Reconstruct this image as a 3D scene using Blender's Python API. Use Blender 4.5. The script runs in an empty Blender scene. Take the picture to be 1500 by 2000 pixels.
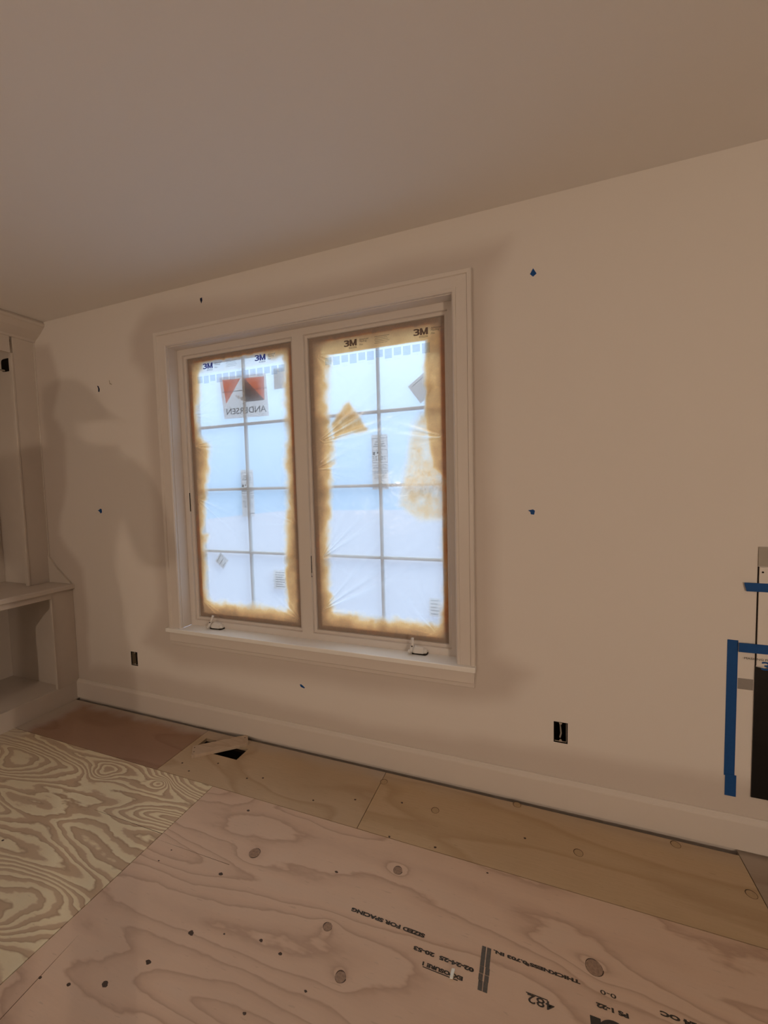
import bpy, bmesh, math, random
import numpy as np
from mathutils import Matrix, Vector

# ------------------------------------------------------------------ camera, sky, exposure
scene = bpy.context.scene
COL = scene.collection
CAM_POS = (3.187, -1.973, 1.507)
YAW, PITCH, ROLL, FPX = 0.358263, 0.0605306, 0.0241532, 800.42


def make_camera():
    f = Vector((-math.sin(YAW) * math.cos(PITCH), math.cos(YAW) * math.cos(PITCH), -math.sin(PITCH)))
    r = Vector((math.cos(YAW), math.sin(YAW), 0))
    d = f.cross(r)
    r2 = math.cos(ROLL) * r + math.sin(ROLL) * d
    d2 = -math.sin(ROLL) * r + math.cos(ROLL) * d
    cd = bpy.data.cameras.new('camera')
    co = bpy.data.objects.new('camera', cd)
    COL.objects.link(co)
    m = Matrix((( r2.x, -d2.x, -f.x, CAM_POS[0]), (r2.y, -d2.y, -f.y, CAM_POS[1]), (r2.z, -d2.z, -f.z, CAM_POS[2]), (0, 0, 0, 1)))
    co.matrix_world = m
    cd.sensor_fit = 'HORIZONTAL'
    cd.sensor_width = 36.0
    cd.lens = FPX / 1500 * 36.0
    cd.clip_start = 0.02
    scene.camera = co


make_camera()
vs = scene.view_settings
vs.view_transform = 'Standard'
vs.look = 'None'
vs.exposure = 0.0
vs.gamma = 1.0
vs.use_curve_mapping = False

# overcast sky: luminance (1 + 2 sin(elevation)) / 3 of the zenith, bluish towards the horizon, white overhead
SKY_ZENITH = 3.3
world = bpy.data.worlds.new('sky')
scene.world = world
world.use_nodes = True
wt = world.node_tree
wt.nodes.clear()
_o = wt.nodes.new('ShaderNodeOutputWorld')
_b = wt.nodes.new('ShaderNodeBackground')
_g = wt.nodes.new('ShaderNodeTexCoord')
_s = wt.nodes.new('ShaderNodeSeparateXYZ')
_r = wt.nodes.new('ShaderNodeValToRGB')
_m = wt.nodes.new('ShaderNodeMath')
wt.links.new(_g.outputs['Generated'], _s.inputs[0])
_m.operation = 'MAXIMUM'
_m.inputs[1].default_value = 0.0
wt.links.new(_s.outputs[2], _m.inputs[0])
wt.links.new(_m.outputs[0], _r.inputs[0])
_e = _r.color_ramp.elements
_e[0].position = 0.0
_e[0].color = (0.43, 0.67, 1.0, 1)
_e[1].position = 1.0
_e[1].color = (1.0, 0.98, 0.94, 1)
_k = wt.nodes.new('ShaderNodeMath')
_k.operation = 'MULTIPLY_ADD'
_k.inputs[1].default_value = SKY_ZENITH * 2 / 3
_k.inputs[2].default_value = SKY_ZENITH / 3
wt.links.new(_m.outputs[0], _k.inputs[0])
wt.links.new(_r.outputs[0], _b.inputs[0])
wt.links.new(_k.outputs[0], _b.inputs[1])
wt.links.new(_b.outputs[0], _o.inputs[0])

WARM = (1.0, 0.79, 0.595)
WORK_LIGHT_POS = (5.6, -4.0, 1.24)
WORK_LIGHT_W = 144.0
FILL_LIGHT_POS = (0.9, -4.6, 1.55)  # fill lamp out of view, added for warm ambient light
FILL_LIGHT_W = 58.0

# ------------------------------------------------------------------ helpers
rng = np.random.default_rng(7)
random.seed(7)


class MB:
    def __init__(self):
        self.v = []
        self.f = []

    def add(self, vs_, fs_):
        o = len(self.v)
        self.v += [tuple(p) for p in vs_]
        self.f += [tuple(i + o for i in q) for q in fs_]
        return self

    def box(self, x0, x1, y0, y1, z0, z1):
        return self.add([(x0, y0, z0), (x1, y0, z0), (x1, y1, z0), (x0, y1, z0), (x0, y0, z1), (x1, y0, z1), (x1, y1, z1), (x0, y1, z1)],
                        [(0, 3, 2, 1), (4, 5, 6, 7), (0, 1, 5, 4), (1, 2, 6, 5), (2, 3, 7, 6), (3, 0, 4, 7)])

    def prism(self, pts, axis, a, b):
        """closed polygon pts (2D) extruded along axis from a to b; 2D order: x->(y,z) y->(x,z) z->(x,y)"""
        def P(p, t):
            return {'x': (t, p[0], p[1]), 'y': (p[0], t, p[1]), 'z': (p[0], p[1], t)}[axis]
        n = len(pts)
        self.add([P(p, a) for p in pts] + [P(p, b) for p in pts],
                 [tuple(range(n)), tuple(range(2 * n - 1, n - 1, -1))] + [(i, n + i, n + (i + 1) % n, (i + 1) % n) for i in range(n)])
        return self

    def tube(self, path, rad, n=8, cap=True):
        path = [Vector(p) for p in path]
        rads = rad if isinstance(rad, (list, tuple)) else [rad] * len(path)
        vs_, fs_ = [], []
        prev = None
        for i, p in enumerate(path):
            t = (path[min(i + 1, len(path) - 1)] - path[max(i - 1, 0)]).normalized()
            u = prev if prev is not None else (Vector((0, 0, 1)) if abs(t.z) < .9 else Vector((1, 0, 0)))
            u = (u - t * u.dot(t)).normalized()
            prev = u
            w = t.cross(u)
            for k in range(n):
                a = 2 * math.pi * k / n
                vs_.append(p + (u * math.cos(a) + w * math.sin(a)) * rads[i])
        for i in range(len(path) - 1):
            for k in range(n):
                fs_.append((i * n + k, i * n + (k + 1) % n, (i + 1) * n + (k + 1) % n, (i + 1) * n + k))
        if cap:
            fs_.append(tuple(range(n - 1, -1, -1)))
            fs_.append(tuple(range((len(path) - 1) * n, len(path) * n)))
        return self.add(vs_, fs_)

    def disc(self, c, rx, ry, z0, z1, n=20, jit=0.0):
        pts = []
        for k in range(n):
            a = 2 * math.pi * k / n
            j = 1 + jit * random.uniform(-1, 1)
            pts.append((c[0] + rx * j * math.cos(a), c[1] + ry * j * math.sin(a)))
        return self.prism(pts, 'z', z0, z1)


def setp(o, label=None, cat=None, group=None, kind=None):
    if label: o['label'] = label
    if cat: o['category'] = cat
    if group: o['group'] = group
    if kind: o['kind'] = kind
    return o


def build(name, mb, mat, parent=None, bevel=0, smooth=False, attrs=None, origin=None):
    """one mesh object in world coordinates; its origin goes to its own base (or the parent's origin)"""
    V = np.array(mb.v, dtype=float)
    if parent is not None:
        org = np.array(parent['_o'])
    elif origin is not None:
        org = np.array(origin, float)
    else:
        lo, hi = V.min(0), V.max(0)
        org = np.array([(lo[0] + hi[0]) / 2, (lo[1] + hi[1]) / 2, lo[2]])
    me = bpy.data.meshes.new(name)
    me.from_pydata((V - org).tolist(), [], mb.f)
    if attrs:
        for k, a in attrs.items():
            at = me.attributes.new(k, 'FLOAT', 'POINT')
            at.data.foreach_set('value', np.asarray(a, dtype=np.float32))
    me.update()
    bm = bmesh.new()
    bm.from_mesh(me)
    if not attrs:
        bmesh.ops.recalc_face_normals(bm, faces=bm.faces)
    if bevel:
        bmesh.ops.bevel(bm, geom=list(bm.edges), offset=bevel, segments=2, profile=.5, affect='EDGES', clamp_overlap=True)
    bm.to_mesh(me)
    bm.free()
    if smooth:
        me.polygons.foreach_set('use_smooth', [True] * len(me.polygons))
    me.materials.append(mat)
    o = bpy.data.objects.new(name, me)
    COL.objects.link(o)
    if parent is not None:
        o.parent = parent
        o.location = (0, 0, 0)
    else:
        o.location = org
    o['_o'] = [float(t) for t in org]
    return o


def empty(name, loc):
    o = bpy.data.objects.new(name, None)
    COL.objects.link(o)
    o.empty_display_size = 0.05
    o.location = loc
    o['_o'] = [float(t) for t in loc]
    return o


def side_sweep(rect, prof, side, corner0=True, corner1=True, sgn=1):
    """one mitred side of a frame round rect=(x0,x1,z0,z1). prof=[(u,y)...] closed, u = offset from the rect line
    (sgn=1 outward, -1 inward). side in L,R,T,B."""
    x0, x1, z0, z1 = rect
    mb = MB()
    n = len(prof)
    A, B = [], []
    for u, y in prof:
        s = u * sgn
        ca = s if corner0 else 0
        cb = s if corner1 else 0
        if side == 'L': A.append((x0 - s, y, z0 - ca)); B.append((x0 - s, y, z1 + cb))
        if side == 'R': A.append((x1 + s, y, z0 - ca)); B.append((x1 + s, y, z1 + cb))
        if side == 'T': A.append((x0 - ca, y, z1 + s)); B.append((x1 + cb, y, z1 + s))
        if side == 'B': A.append((x0 - ca, y, z0 - s)); B.append((x1 + cb, y, z0 - s))
    mb.add(A + B, [tuple(range(n)), tuple(range(2 * n - 1, n - 1, -1))] + [(i, n + i, n + (i + 1) % n, (i + 1) % n) for i in range(n)])
    return mb


def vnoise(P, scale, seed=0, oct=3):
    """value noise on (N,2) points, about 0..1"""
    P = np.asarray(P, float) * scale
    out = np.zeros(len(P)); amp = 1.0; tot = 0
    for o in range(oct):
        r = np.random.default_rng(seed * 31 + o)
        T = r.random((128, 128))
        q = P * (2 ** o) + 17.3 * o + 1000
        i = np.floor(q).astype(int); t = q - i; t = t * t * (3 - 2 * t)
        a = T[i[:, 0] % 128, i[:, 1] % 128]; b = T[(i[:, 0] + 1) % 128, i[:, 1] % 128]
        c = T[i[:, 0] % 128, (i[:, 1] + 1) % 128]; d = T[(i[:, 0] + 1) % 128, (i[:, 1] + 1) % 128]
        out += amp * ((a * (1 - t[:, 0]) + b * t[:, 0]) * (1 - t[:, 1]) + (c * (1 - t[:, 0]) + d * t[:, 0]) * t[:, 1])
        tot += amp; amp *= .5
    return out / tot


def poly_sd(P, poly):
    """signed distance to a polygon, negative inside"""
    P = np.asarray(P, float); poly = np.asarray(poly, float)
    d = np.full(len(P), 1e9); ins = np.zeros(len(P), bool)
    for i in range(len(poly)):
        a = poly[i]; b = poly[(i + 1) % len(poly)]
        e = b - a; w = P - a
        t = np.clip((w @ e) / (e @ e + 1e-12), 0, 1)
        d = np.minimum(d, np.hypot(*(w - t[:, None] * e).T))
        c = (a[1] > P[:, 1]) != (b[1] > P[:, 1])
        xi = (b[0] - a[0]) * (P[:, 1] - a[1]) / (b[1] - a[1] + 1e-12) + a[0]
        ins ^= c & (P[:, 0] < xi)
    return np.where(ins, -d, d)


def sstep(a, b, x):
    t = np.clip((x - a) / (b - a), 0, 1)
    return t * t * (3 - 2 * t)


def grid_sheet(us, vs_, holes, fn):
    """grid of quads over sorted us x vs_, cells inside holes (u0,u1,v0,v1) left out. fn(u,v)->xyz. returns MB, uv"""
    us = np.array(us); vs_ = np.array(vs_)
    U, V = np.meshgrid(us, vs_)
    pts = np.stack([U.ravel(), V.ravel()], 1)
    nu = len(us)
    faces = []
    for j in range(len(vs_) - 1):
        cv = (vs_[j] + vs_[j + 1]) / 2
        for i in range(nu - 1):
            cu = (us[i] + us[i + 1]) / 2
            if any(h[0] < cu < h[1] and h[2] < cv < h[3] for h in holes):
                continue
            a = j * nu + i
            faces.append((a, a + 1, a + nu + 1, a + nu))
    mb = MB()
    mb.v = [fn(u, v) for u, v in pts]
    mb.f = faces
    return mb, pts


def breaks(a, b, step, extra):
    s = set(np.round(np.arange(a, b, step), 5).tolist()) | {b} | set(extra)
    s = sorted(s)
    keep = []
    ex = set(extra) | {a, b}
    for t in s:
        if t in ex or all(abs(t - e) > step * .35 for e in ex):
            keep.append(t)
    return keep


def text_mb(txt, size, thick=0.0, mirror=False):
    """flat lettering in its own xy plane, origin at lower left; returns verts (x,y) and faces"""
    cu = bpy.data.curves.new('t', 'FONT')
    cu.body = txt
    cu.size = size
    cu.offset = thick
    cu.resolution_u = 3
    ob = bpy.data.objects.new('t', cu)
    COL.objects.link(ob)
    dg = bpy.context.evaluated_depsgraph_get()
    me = ob.evaluated_get(dg).to_mesh()
    V = [(v.co.x, v.co.y) for v in me.vertices]
    F = [tuple(p.vertices) for p in me.polygons]
    ob.evaluated_get(dg).to_mesh_clear()
    bpy.data.objects.remove(ob)
    bpy.data.curves.remove(cu)
    xs = [v[0] for v in V]; ys = [v[1] for v in V]
    x0, x1, y0 = min(xs), max(xs), min(ys)
    V = [((x1 - x if mirror else x - x0), y - y0) for x, y in V]
    return V, F, x1 - x0, max(ys) - y0


# ------------------------------------------------------------------ materials
class NT:
    def __init__(self, name):
        self.m = bpy.data.materials.new(name)
        self.m.use_nodes = True
        self.t = self.m.node_tree
        self.t.nodes.clear()
        self.out = self.t.nodes.new('ShaderNodeOutputMaterial')

    def n(self, typ, ins=None, **kw):
        nd = self.t.nodes.new(typ)
        for k, v in kw.items():
            setattr(nd, k, v)
        for k, v in (ins or {}).items():
            self.set(nd.inputs[k], v)
        return nd

    def set(self, sock, v):
        if isinstance(v, bpy.types.NodeSocket):
            self.t.links.new(v, sock)
        elif isinstance(v, bpy.types.Node):
            self.t.links.new(v.outputs[0], sock)
        else:
            if hasattr(sock.default_value, '__len__') and not isinstance(v, (int, float)) and len(v) == 3 and len(sock.default_value) == 4:
                v = (*v, 1)
            sock.default_value = v

    def math(self, op, a, b=0.0, c=0.0, clamp=False):
        nd = self.n('ShaderNodeMath', {0: a, 1: b, 2: c}, operation=op)
        nd.use_clamp = clamp
        return nd.outputs[0]

    def mix(self, f, a, b):
        nd = self.n('ShaderNodeMix', data_type='RGBA')
        self.set(nd.inputs[0], f); self.set(nd.inputs[6], a); self.set(nd.inputs[7], b)
        return nd.outputs[2]

    def ramp(self, f, stops, interp='LINEAR'):
        nd = self.n('ShaderNodeValToRGB', {0: f})
        cr = nd.color_ramp
        cr.interpolation = interp
        while len(cr.elements) < len(stops):
            cr.elements.new(0.5)
        for e, (p, c) in zip(cr.elements, stops):
            e.position = p
            e.color = (*c, 1) if len(c) == 3 else c
        return nd.outputs[0]

    def maprange(self, v, a, b, c=0, d=1, smooth=True):
        nd = self.n('ShaderNodeMapRange', {0: v, 1: a, 2: b, 3: c, 4: d})
        if smooth: nd.interpolation_type = 'SMOOTHSTEP'
        return nd.outputs[0]

    def noise(self, vec, scale, detail=2, rough=.5, dist=0.0):
        return self.n('ShaderNodeTexNoise', {'Vector': vec, 'Scale': scale, 'Detail': detail, 'Roughness': rough, 'Distortion': dist}).outputs[0]

    def pos(self, scale=(1, 1, 1), loc=(0, 0, 0)):
        g = self.n('ShaderNodeNewGeometry').outputs['Position']
        return self.n('ShaderNodeMapping', {'Vector': g, 'Scale': scale, 'Location': loc}).outputs[0]

    def bump(self, h, strength=.2, dist=.002):
        return self.n('ShaderNodeBump', {'Height': h, 'Strength': strength, 'Distance': dist}).outputs[0]

    def principled(self, color, rough=.5, metal=0.0, normal=None, spec=.5):
        p = self.n('ShaderNodeBsdfPrincipled', {'Base Color': color, 'Roughness': rough, 'Metallic': metal, 'Specular IOR Level': spec})
        if normal is not None:
            self.set(p.inputs['Normal'], normal)
        return p.outputs[0]

    def done(self, sh):
        self.t.links.new(sh, self.out.inputs[0])
        return self.m


def plain(name, c, rough=.5, metal=0.0, var=.06, scale=30, bump=.05, spec=.5):
    t = NT(name)
    if var <= .02 and not bump and rough > .65:
        return t.done(t.n('ShaderNodeBsdfDiffuse', {'Color': c}).outputs[0])
    if var <= .02 and not bump:
        return t.done(t.principled(c, rough, metal, None, spec))
    nz = t.noise(t.pos(), scale, 2)
    lo = tuple(x * (1 - var) for x in c)
    hi = tuple(min(1, x * (1 + var)) for x in c)
    col = t.mix(nz, lo, hi)
    return t.done(t.principled(col, rough, metal, t.bump(nz, bump, .001) if bump else None, spec))


WALL_C = (0.80, 0.745, 0.70)
TRIM_C = (0.73, 0.665, 0.615)


def wall_material():
    t = NT('wall_primer_with_trim_overspray')
    at = t.n('ShaderNodeAttribute', attribute_name='spray').outputs['Fac']
    col = t.mix(at, WALL_C, (0.655, 0.585, 0.535))
    return t.done(t.n('ShaderNodeBsdfDiffuse', {'Color': col, 'Roughness': .1}).outputs[0])


M = {}
M['wall'] = wall_material()
M['wall_plain'] = plain('wall_primer', WALL_C, .7, 0, .02, 3, 0)
M['dimmed_wall'] = plain('wall_dimmed_to_cut_bounce', (0.40, 0.37, 0.34), .8, 0, .02, 3, 0)  # walls out of view, coloured darker to cut bounced light
M['ceiling'] = plain('ceiling_paint', (0.84, 0.80, 0.765), .85, 0, .02, 1.5, 0)
M['trim'] = plain('trim_paint', TRIM_C, .42, 0, .02, 14, 0)
M['sill'] = plain('daylit_sill_paint', (0.93, 0.91, 0.88), .26, 0, .015, 12, 0, .8)  # brighter than the trim: daylight on the stool is put into its colour
M['cabinet'] = plain('cabinet_primer', (0.66, 0.59, 0.53), .5, 0, .04, 9, .03)
M['operator'] = plain('white_operator_plastic', (0.78, 0.74, 0.70), .35, 0, .02, 60, 0)
M['dark'] = plain('dark_gap', (0.012, 0.008, 0.006), .9, 0, .1, 40, 0, .1)
M['gasket'] = plain('black_gasket', (0.02, 0.016, 0.013), .6, 0, .1, 90, 0, .2)
M['bluetape'] = plain('blue_painters_tape', (0.008, 0.075, 0.27), .65, 0, .1, 70, .15, .3)
M['navytape'] = plain('dark_blue_tape', (0.010, 0.018, 0.055), .7, 0, .1, 70, .1, .2)
M['cleartape'] = plain('grey_tape', (0.30, 0.27, 0.25), .4, 0, .08, 90, .1)
M['boxplastic'] = plain('outlet_box_plastic', (0.10, 0.07, 0.05), .6, 0, .1, 50, 0, .3)
M['boxrim'] = plain('outlet_box_rim', (0.42, 0.36, 0.30), .5, 0, .1, 50, 0, .3)
M['boxdark'] = plain('outlet_box_inside', (0.010, 0.008, 0.007), .8, 0, .1, 50, 0, .1)
M['kraft'] = plain('brown_cover_plate', (0.11, 0.085, 0.055), .8, 0, .08, 50, 0, .2)
M['metal'] = plain('galvanised_steel', (0.28, 0.28, 0.28), .4, .8, .1, 20, .05)
M['black'] = plain('black_metal', (0.02, 0.02, 0.02), .45, .3, .1, 40, 0)
M['paper'] = plain('white_label_paper', (0.62, 0.60, 0.57), .7, 0, .02, 40, 0)
M['greypaper'] = plain('grey_label_paper', (0.40, 0.37, 0.34), .7, 0, .04, 40, 0)
M['red'] = plain('red_label_ink', (0.55, 0.09, 0.045), .6, 0, .03, 60, 0)
M['brownink'] = plain('dark_label_ink', (0.085, 0.055, 0.04), .6, 0, .03, 60, 0)
M['ink'] = plain('grey_label_ink', (0.10, 0.095, 0.09), .6, 0, .03, 60, 0)
M['stamp'] = plain('black_stamp_ink', (0.045, 0.038, 0.032), .7, 0, .4, 160, 0)
M['stampfade'] = plain('worn_stamp_ink', (0.11, 0.10, 0.09), .7, 0, .5, 200, 0)
M['blueink'] = plain('blue_film_ink', (0.045, 0.06, 0.24), .6, 0, .1, 60, 0)
M['greyink'] = plain('grey_film_ink', (0.14, 0.11, 0.10), .6, 0, .1, 60, 0)
M['whiteplastic'] = plain('white_plastic', (0.86, 0.90, 0.88), .4, 0, .01, 60, 0)
M['ground'] = plain('pale_ground', (0.29, 0.31, 0.38), .9, 0, .05, 2, 0)
M['subfloor'] = plain('dark_subfloor', (0.03, 0.022, 0.016), .9, 0, .2, 6, 0, .1)


def glass_material():
    t = NT('window_glass')
    fr = t.math('MULTIPLY_ADD', t.math('POWER', t.n('ShaderNodeLayerWeight', {0: .5}).outputs['Facing'], 5.0), .9, .04)
    tr = t.n('ShaderNodeBsdfTransparent', {0: (0.96, 0.98, 0.98)}).outputs[0]
    gl = t.n('ShaderNodeBsdfGlossy', {'Color': (1, 1, 1), 'Roughness': 0.02}).outputs[0]
    mx = t.n('ShaderNodeMixShader', {0: fr, 1: tr, 2: gl}).outputs[0]
    return t.done(mx)


def film_material():
    """clear masking film; the more trim paint was sprayed on it, the more opaque and the warmer it lets light through"""
    t = NT('sprayed_masking_film')
    p0 = t.n('ShaderNodeAttribute', attribute_name='paint').outputs['Fac']
    sp = t.noise(t.pos(), 160, 2)
    bl = t.noise(t.pos(), 26, 3)
    p = t.math('MULTIPLY_ADD', t.math('SUBTRACT', sp, .5), t.math('MULTIPLY', p0, .35), p0)
    p = t.math('MULTIPLY_ADD', t.math('SUBTRACT', bl, .5), t.math('MULTIPLY', p0, .5), p, clamp=True)
    film_n = t.bump(t.noise(t.pos((1, 1, 1)), 16, 2, .55, 1.0), .35, .004)
    cre = t.n('ShaderNodeAttribute', attribute_name='crease').outputs['Fac']
    clear = t.n('ShaderNodeMixShader', {0: t.math('MULTIPLY_ADD', cre, .5, .37, clamp=True), 1: t.n('ShaderNodeBsdfTransparent', {0: (0.97, 0.98, 1.0)}).outputs[0],
                                        2: t.n('ShaderNodeBsdfTranslucent', {0: (0.93, 0.96, 1.0)}).outputs[0]}).outputs[0]
    tcol = t.ramp(p, [(0.0, (.9, .9, .9)), (0.22, (0.99, 0.83, 0.60)), (0.45, (0.97, 0.58, 0.24)), (0.7, (0.80, 0.40, 0.155)), (1.0, (0.46, 0.22, 0.09))])
    tl = t.n('ShaderNodeBsdfTranslucent', {0: tcol}).outputs[0]
    df = t.n('ShaderNodeBsdfDiffuse', {0: (0.62, 0.53, 0.45)}).outputs[0]
    painted = t.n('ShaderNodeMixShader', {0: t.maprange(p, .1, .95, .04, .50), 1: tl, 2: df}).outputs[0]
    sh = t.n('ShaderNodeMixShader', {0: t.maprange(p, .0, .38), 1: clear, 2: painted}).outputs[0]
    gl = t.n('ShaderNodeBsdfGlossy', {'Color': (1, 1, 1), 'Roughness': .22, 'Normal': film_n}).outputs[0]
    lw = t.math('MULTIPLY_ADD', t.math('POWER', t.n('ShaderNodeLayerWeight', {0: .5, 'Normal': film_n}).outputs['Facing'], 5.0), .8, .03)
    sh = t.n('ShaderNodeMixShader', {0: lw, 1: sh, 2: gl}).outputs[0]
    return t.done(sh)


def film_print_material():
    t = NT('faint_film_print')
    tr = t.n('ShaderNodeBsdfTransparent', {0: (0.93, 0.955, 0.975)}).outputs[0]
    df = t.n('ShaderNodeBsdfTranslucent', {0: (0.70, 0.78, 0.88)}).outputs[0]
    return t.done(t.n('ShaderNodeMixShader', {0: .25, 1: tr, 2: df}).outputs[0])


def film_ink(name, c):
    t = NT(name)
    nz = t.noise(t.pos(), 90, 2)
    df = t.n('ShaderNodeBsdfDiffuse', {0: t.mix(nz, c, tuple(x * 1.3 for x in c))}).outputs[0]
    tl = t.n('ShaderNodeBsdfTranslucent', {0: c}).outputs[0]
    return t.done(t.n('ShaderNodeMixShader', {0: .55, 1: df, 2: tl}).outputs[0])


M['glass'] = glass_material()
M['film'] = film_material()
M['faint'] = film_print_material()
M['blueink'] = film_ink('blue_film_ink', (0.10, 0.12, 0.40))
M['greyink'] = film_ink('grey_film_ink', (0.20, 0.15, 0.14))


def translucent_paper(name, c, k=.5):
    t = NT(name)
    nz = t.noise(t.pos(), 60, 2)
    cc = t.mix(nz, tuple(x * .95 for x in c), tuple(min(1, x * 1.04) for x in c))
    return t.done(t.n('ShaderNodeMixShader', {0: k, 1: t.n('ShaderNodeBsdfDiffuse', {0: cc}).outputs[0], 2: t.n('ShaderNodeBsdfTranslucent', {0: cc}).outputs[0]}).outputs[0])


M['paper'] = translucent_paper('white_label_paper', (0.84, 0.80, 0.76), .72)
M['greypaper'] = translucent_paper('grey_label_paper', (0.70, 0.64, 0.58), .7)
M['red'] = translucent_paper('red_label_ink', (0.74, 0.17, 0.07), .62)
M['brownink'] = translucent_paper('dark_label_ink', (0.13, 0.09, 0.07), .6)
M['ink'] = translucent_paper('grey_label_ink', (0.10, 0.095, 0.09), .4)


def ply_material(name, stops, scale=(.9, 3.6, 1), bands=7.0, dist=.5, knots=(), seed=0.0, spray=0.0, fine=.12, bright=1.0, detail=1.5, kamp=.3):
    """plywood face: contour bands of a stretched noise field (cathedral grain), rings round the knots"""
    t = NT(name)
    P = t.pos(scale, (seed, seed * 1.7, 0))
    wob = t.noise(t.pos((3.2, 9, 1), (seed, 0, 0)), 1.6, 3, .6)
    f = t.noise(P, 1.5, detail, .42, dist)
    f = t.math('MULTIPLY_ADD', wob, .06, f)
    g = t.n('ShaderNodeNewGeometry').outputs['Position']
    for (kx, ky, kr) in knots:
        mp = t.n('ShaderNodeMapping', {'Vector': g, 'Location': (-kx / (kr * 1.5), -ky / kr, 0), 'Scale': (1 / (kr * 1.5), 1 / kr, 0)}).outputs[0]
        ln = t.n('ShaderNodeVectorMath', {0: mp}, operation='LENGTH').outputs['Value']
        e = t.math('POWER', 2.718, t.math('MULTIPLY', t.math('MULTIPLY', ln, ln), -1.0))
        f = t.math('MULTIPLY_ADD', e, kamp, f)
    b = t.math('FRACT', t.math('MULTIPLY', f, bands))
    col = t.ramp(b, [(p, tuple(c * bright for c in cc)) for p, cc in stops])
    fib = t.noise(t.pos((9, 150, 1)), 1.0, 3, .75)
    fleck = t.noise(t.pos((20, 110, 1), (seed, 0, 0)), 1.0, 2, .5)
    col = t.mix(t.math('MULTIPLY', fib, fine * 1.8), col, tuple(c * bright * .55 for c in stops[0][1]))
    col = t.mix(t.maprange(fleck, .66, .74, 0, .30), col, tuple(c * bright * .6 for c in stops[-2][1]))
    blot = t.noise(t.pos((1, 1, 1), (seed, 3, 0)), 2.3, 3)
    col = t.mix(t.maprange(blot, .35, .75, 0, .22), col, tuple(c * bright * .8 for c in stops[-2][1]))
    if spray > 0:
        sp = t.n('ShaderNodeSeparateXYZ', {0: g})
        dw = t.math('MULTIPLY', sp.outputs[1], -1.0)
        d = t.math('MINIMUM', dw, t.math('MULTIPLY', sp.outputs[0], .55))
        nz = t.noise(t.pos(), 7, 3)
        d = t.math('MULTIPLY_ADD', t.math('SUBTRACT', nz, .5), .10, d)
        m = t.maprange(d, .015, .13, spray, 0)
        col = t.mix(m, col, (0.52, 0.45, 0.39))
    return t.done(t.n('ShaderNodeBsdfDiffuse', {'Color': col, 'Roughness': .1}).outputs[0])


BIG_KNOTS = [(2.083, -0.659, .026), (2.671, -0.538, .020), (2.509, -0.814, .017), (2.616, -0.93, .019), (3.351, -0.646, .028)]
SMALL_KNOTS = [(2.016, -.78, .011), (2.075, -.986, .012), (2.013, -1.099, .011), (1.938, -1.188, .012), (2.186, -.951, .004), (2.403, -.938, .007),
               (2.318, -.926, .007), (2.533, -.997, .005), (2.394, -1.102, .006), (2.445, -.623, .007), (1.909, -.481, .008), (1.739, -.762, .004),
               (1.731, -.817, .004), (1.832, -1.226, .007), (1.726, -1.244, .006), (3.156, -.705, .007), (3.004, -.434, .005)]
M['ply_main'] = ply_material('pink_fir_plywood', [(0, (0.730, 0.559, 0.439)), (.45, (0.730, 0.547, 0.422)), (.74, (0.673, 0.496, 0.382)), (.90, (0.536, 0.376, 0.285)), (.96, (0.695, 0.519, 0.399)), (1, (0.730, 0.559, 0.439))],
                             (.46, 2.1, 1), 13.0, .30, [(a, b, c * 1.7) for a, b, c in BIG_KNOTS], 4.3, 0, .10, kamp=.07)
M['ply_left'] = ply_material('pale_pine_plywood_with_bold_grain', [(0, (0.858, 0.770, 0.561)), (.34, (0.836, 0.726, 0.517)), (.46, (0.605, 0.451, 0.319)), (.74, (0.583, 0.429, 0.297)), (.86, (0.473, 0.341, 0.237)), (.95, (0.792, 0.682, 0.484)), (1, (0.858, 0.770, 0.561))],
                             (.60, 3.1, 1), 23.0, .35, [(.98, -.52, .06), (1.35, -.47, .035)], 1.7, .5, .10, kamp=.12)
M['ply_dark'] = ply_material('dark_reddish_plywood', [(0, (0.426, 0.274, 0.199)), (.6, (0.414, 0.269, 0.193)), (.9, (0.358, 0.224, 0.162)), (1, (0.426, 0.274, 0.199))], (.5, 3, 1), 4, .2, [], 6.1, .95, .15)
M['ply_beige'] = ply_material('beige_plywood', [(0, (0.625, 0.481, 0.338)), (.6, (0.600, 0.456, 0.312)), (.85, (0.512, 0.375, 0.250)), (1, (0.625, 0.481, 0.338))], (1.2, 2.2, 1), 4, .6, [], 9.2, .75, .22)
M['ply_pine'] = ply_material('orange_pine_plywood', [(0, (0.648, 0.486, 0.324)), (.6, (0.624, 0.468, 0.306)), (.88, (0.540, 0.390, 0.246)), (1, (0.648, 0.486, 0.324))], (.45, 3.4, 1), 4, .3, [], 12.4, .35, .25)
M['ply_far'] = ply_material('pale_sprayed_plywood', [(0, (.46, .37, .30)), (.6, (.45, .36, .29)), (.88, (.40, .31, .25)), (1, (.46, .37, .30))], (.5, 3, 1), 4, .3, [], 2.4, .4, .2)
M['board'] = ply_material('scrap_board_wood', [(0, (0.650, 0.520, 0.403)), (.6, (0.637, 0.507, 0.390)), (.88, (0.559, 0.429, 0.325)), (1, (0.650, 0.520, 0.403))], (2, 9, 1), 4, .3, [], 3.3, 0, .25)
M['knot'] = plain('knot_wood', (0.33, 0.22, 0.155), .7, 0, .45, 140, .2)
M['knotdark'] = plain('dark_knot_wood', (0.075, 0.048, 0.036), .7, 0, .5, 260, .2)
M['plugrim'] = plain('dark_plug_rim', (0.09, 0.055, 0.03), .8, 0, .3, 200, 0)
M['plug'] = plain('plug_wood', (0.47, 0.34, 0.205), .75, 0, .12, 120, .1)

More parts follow.
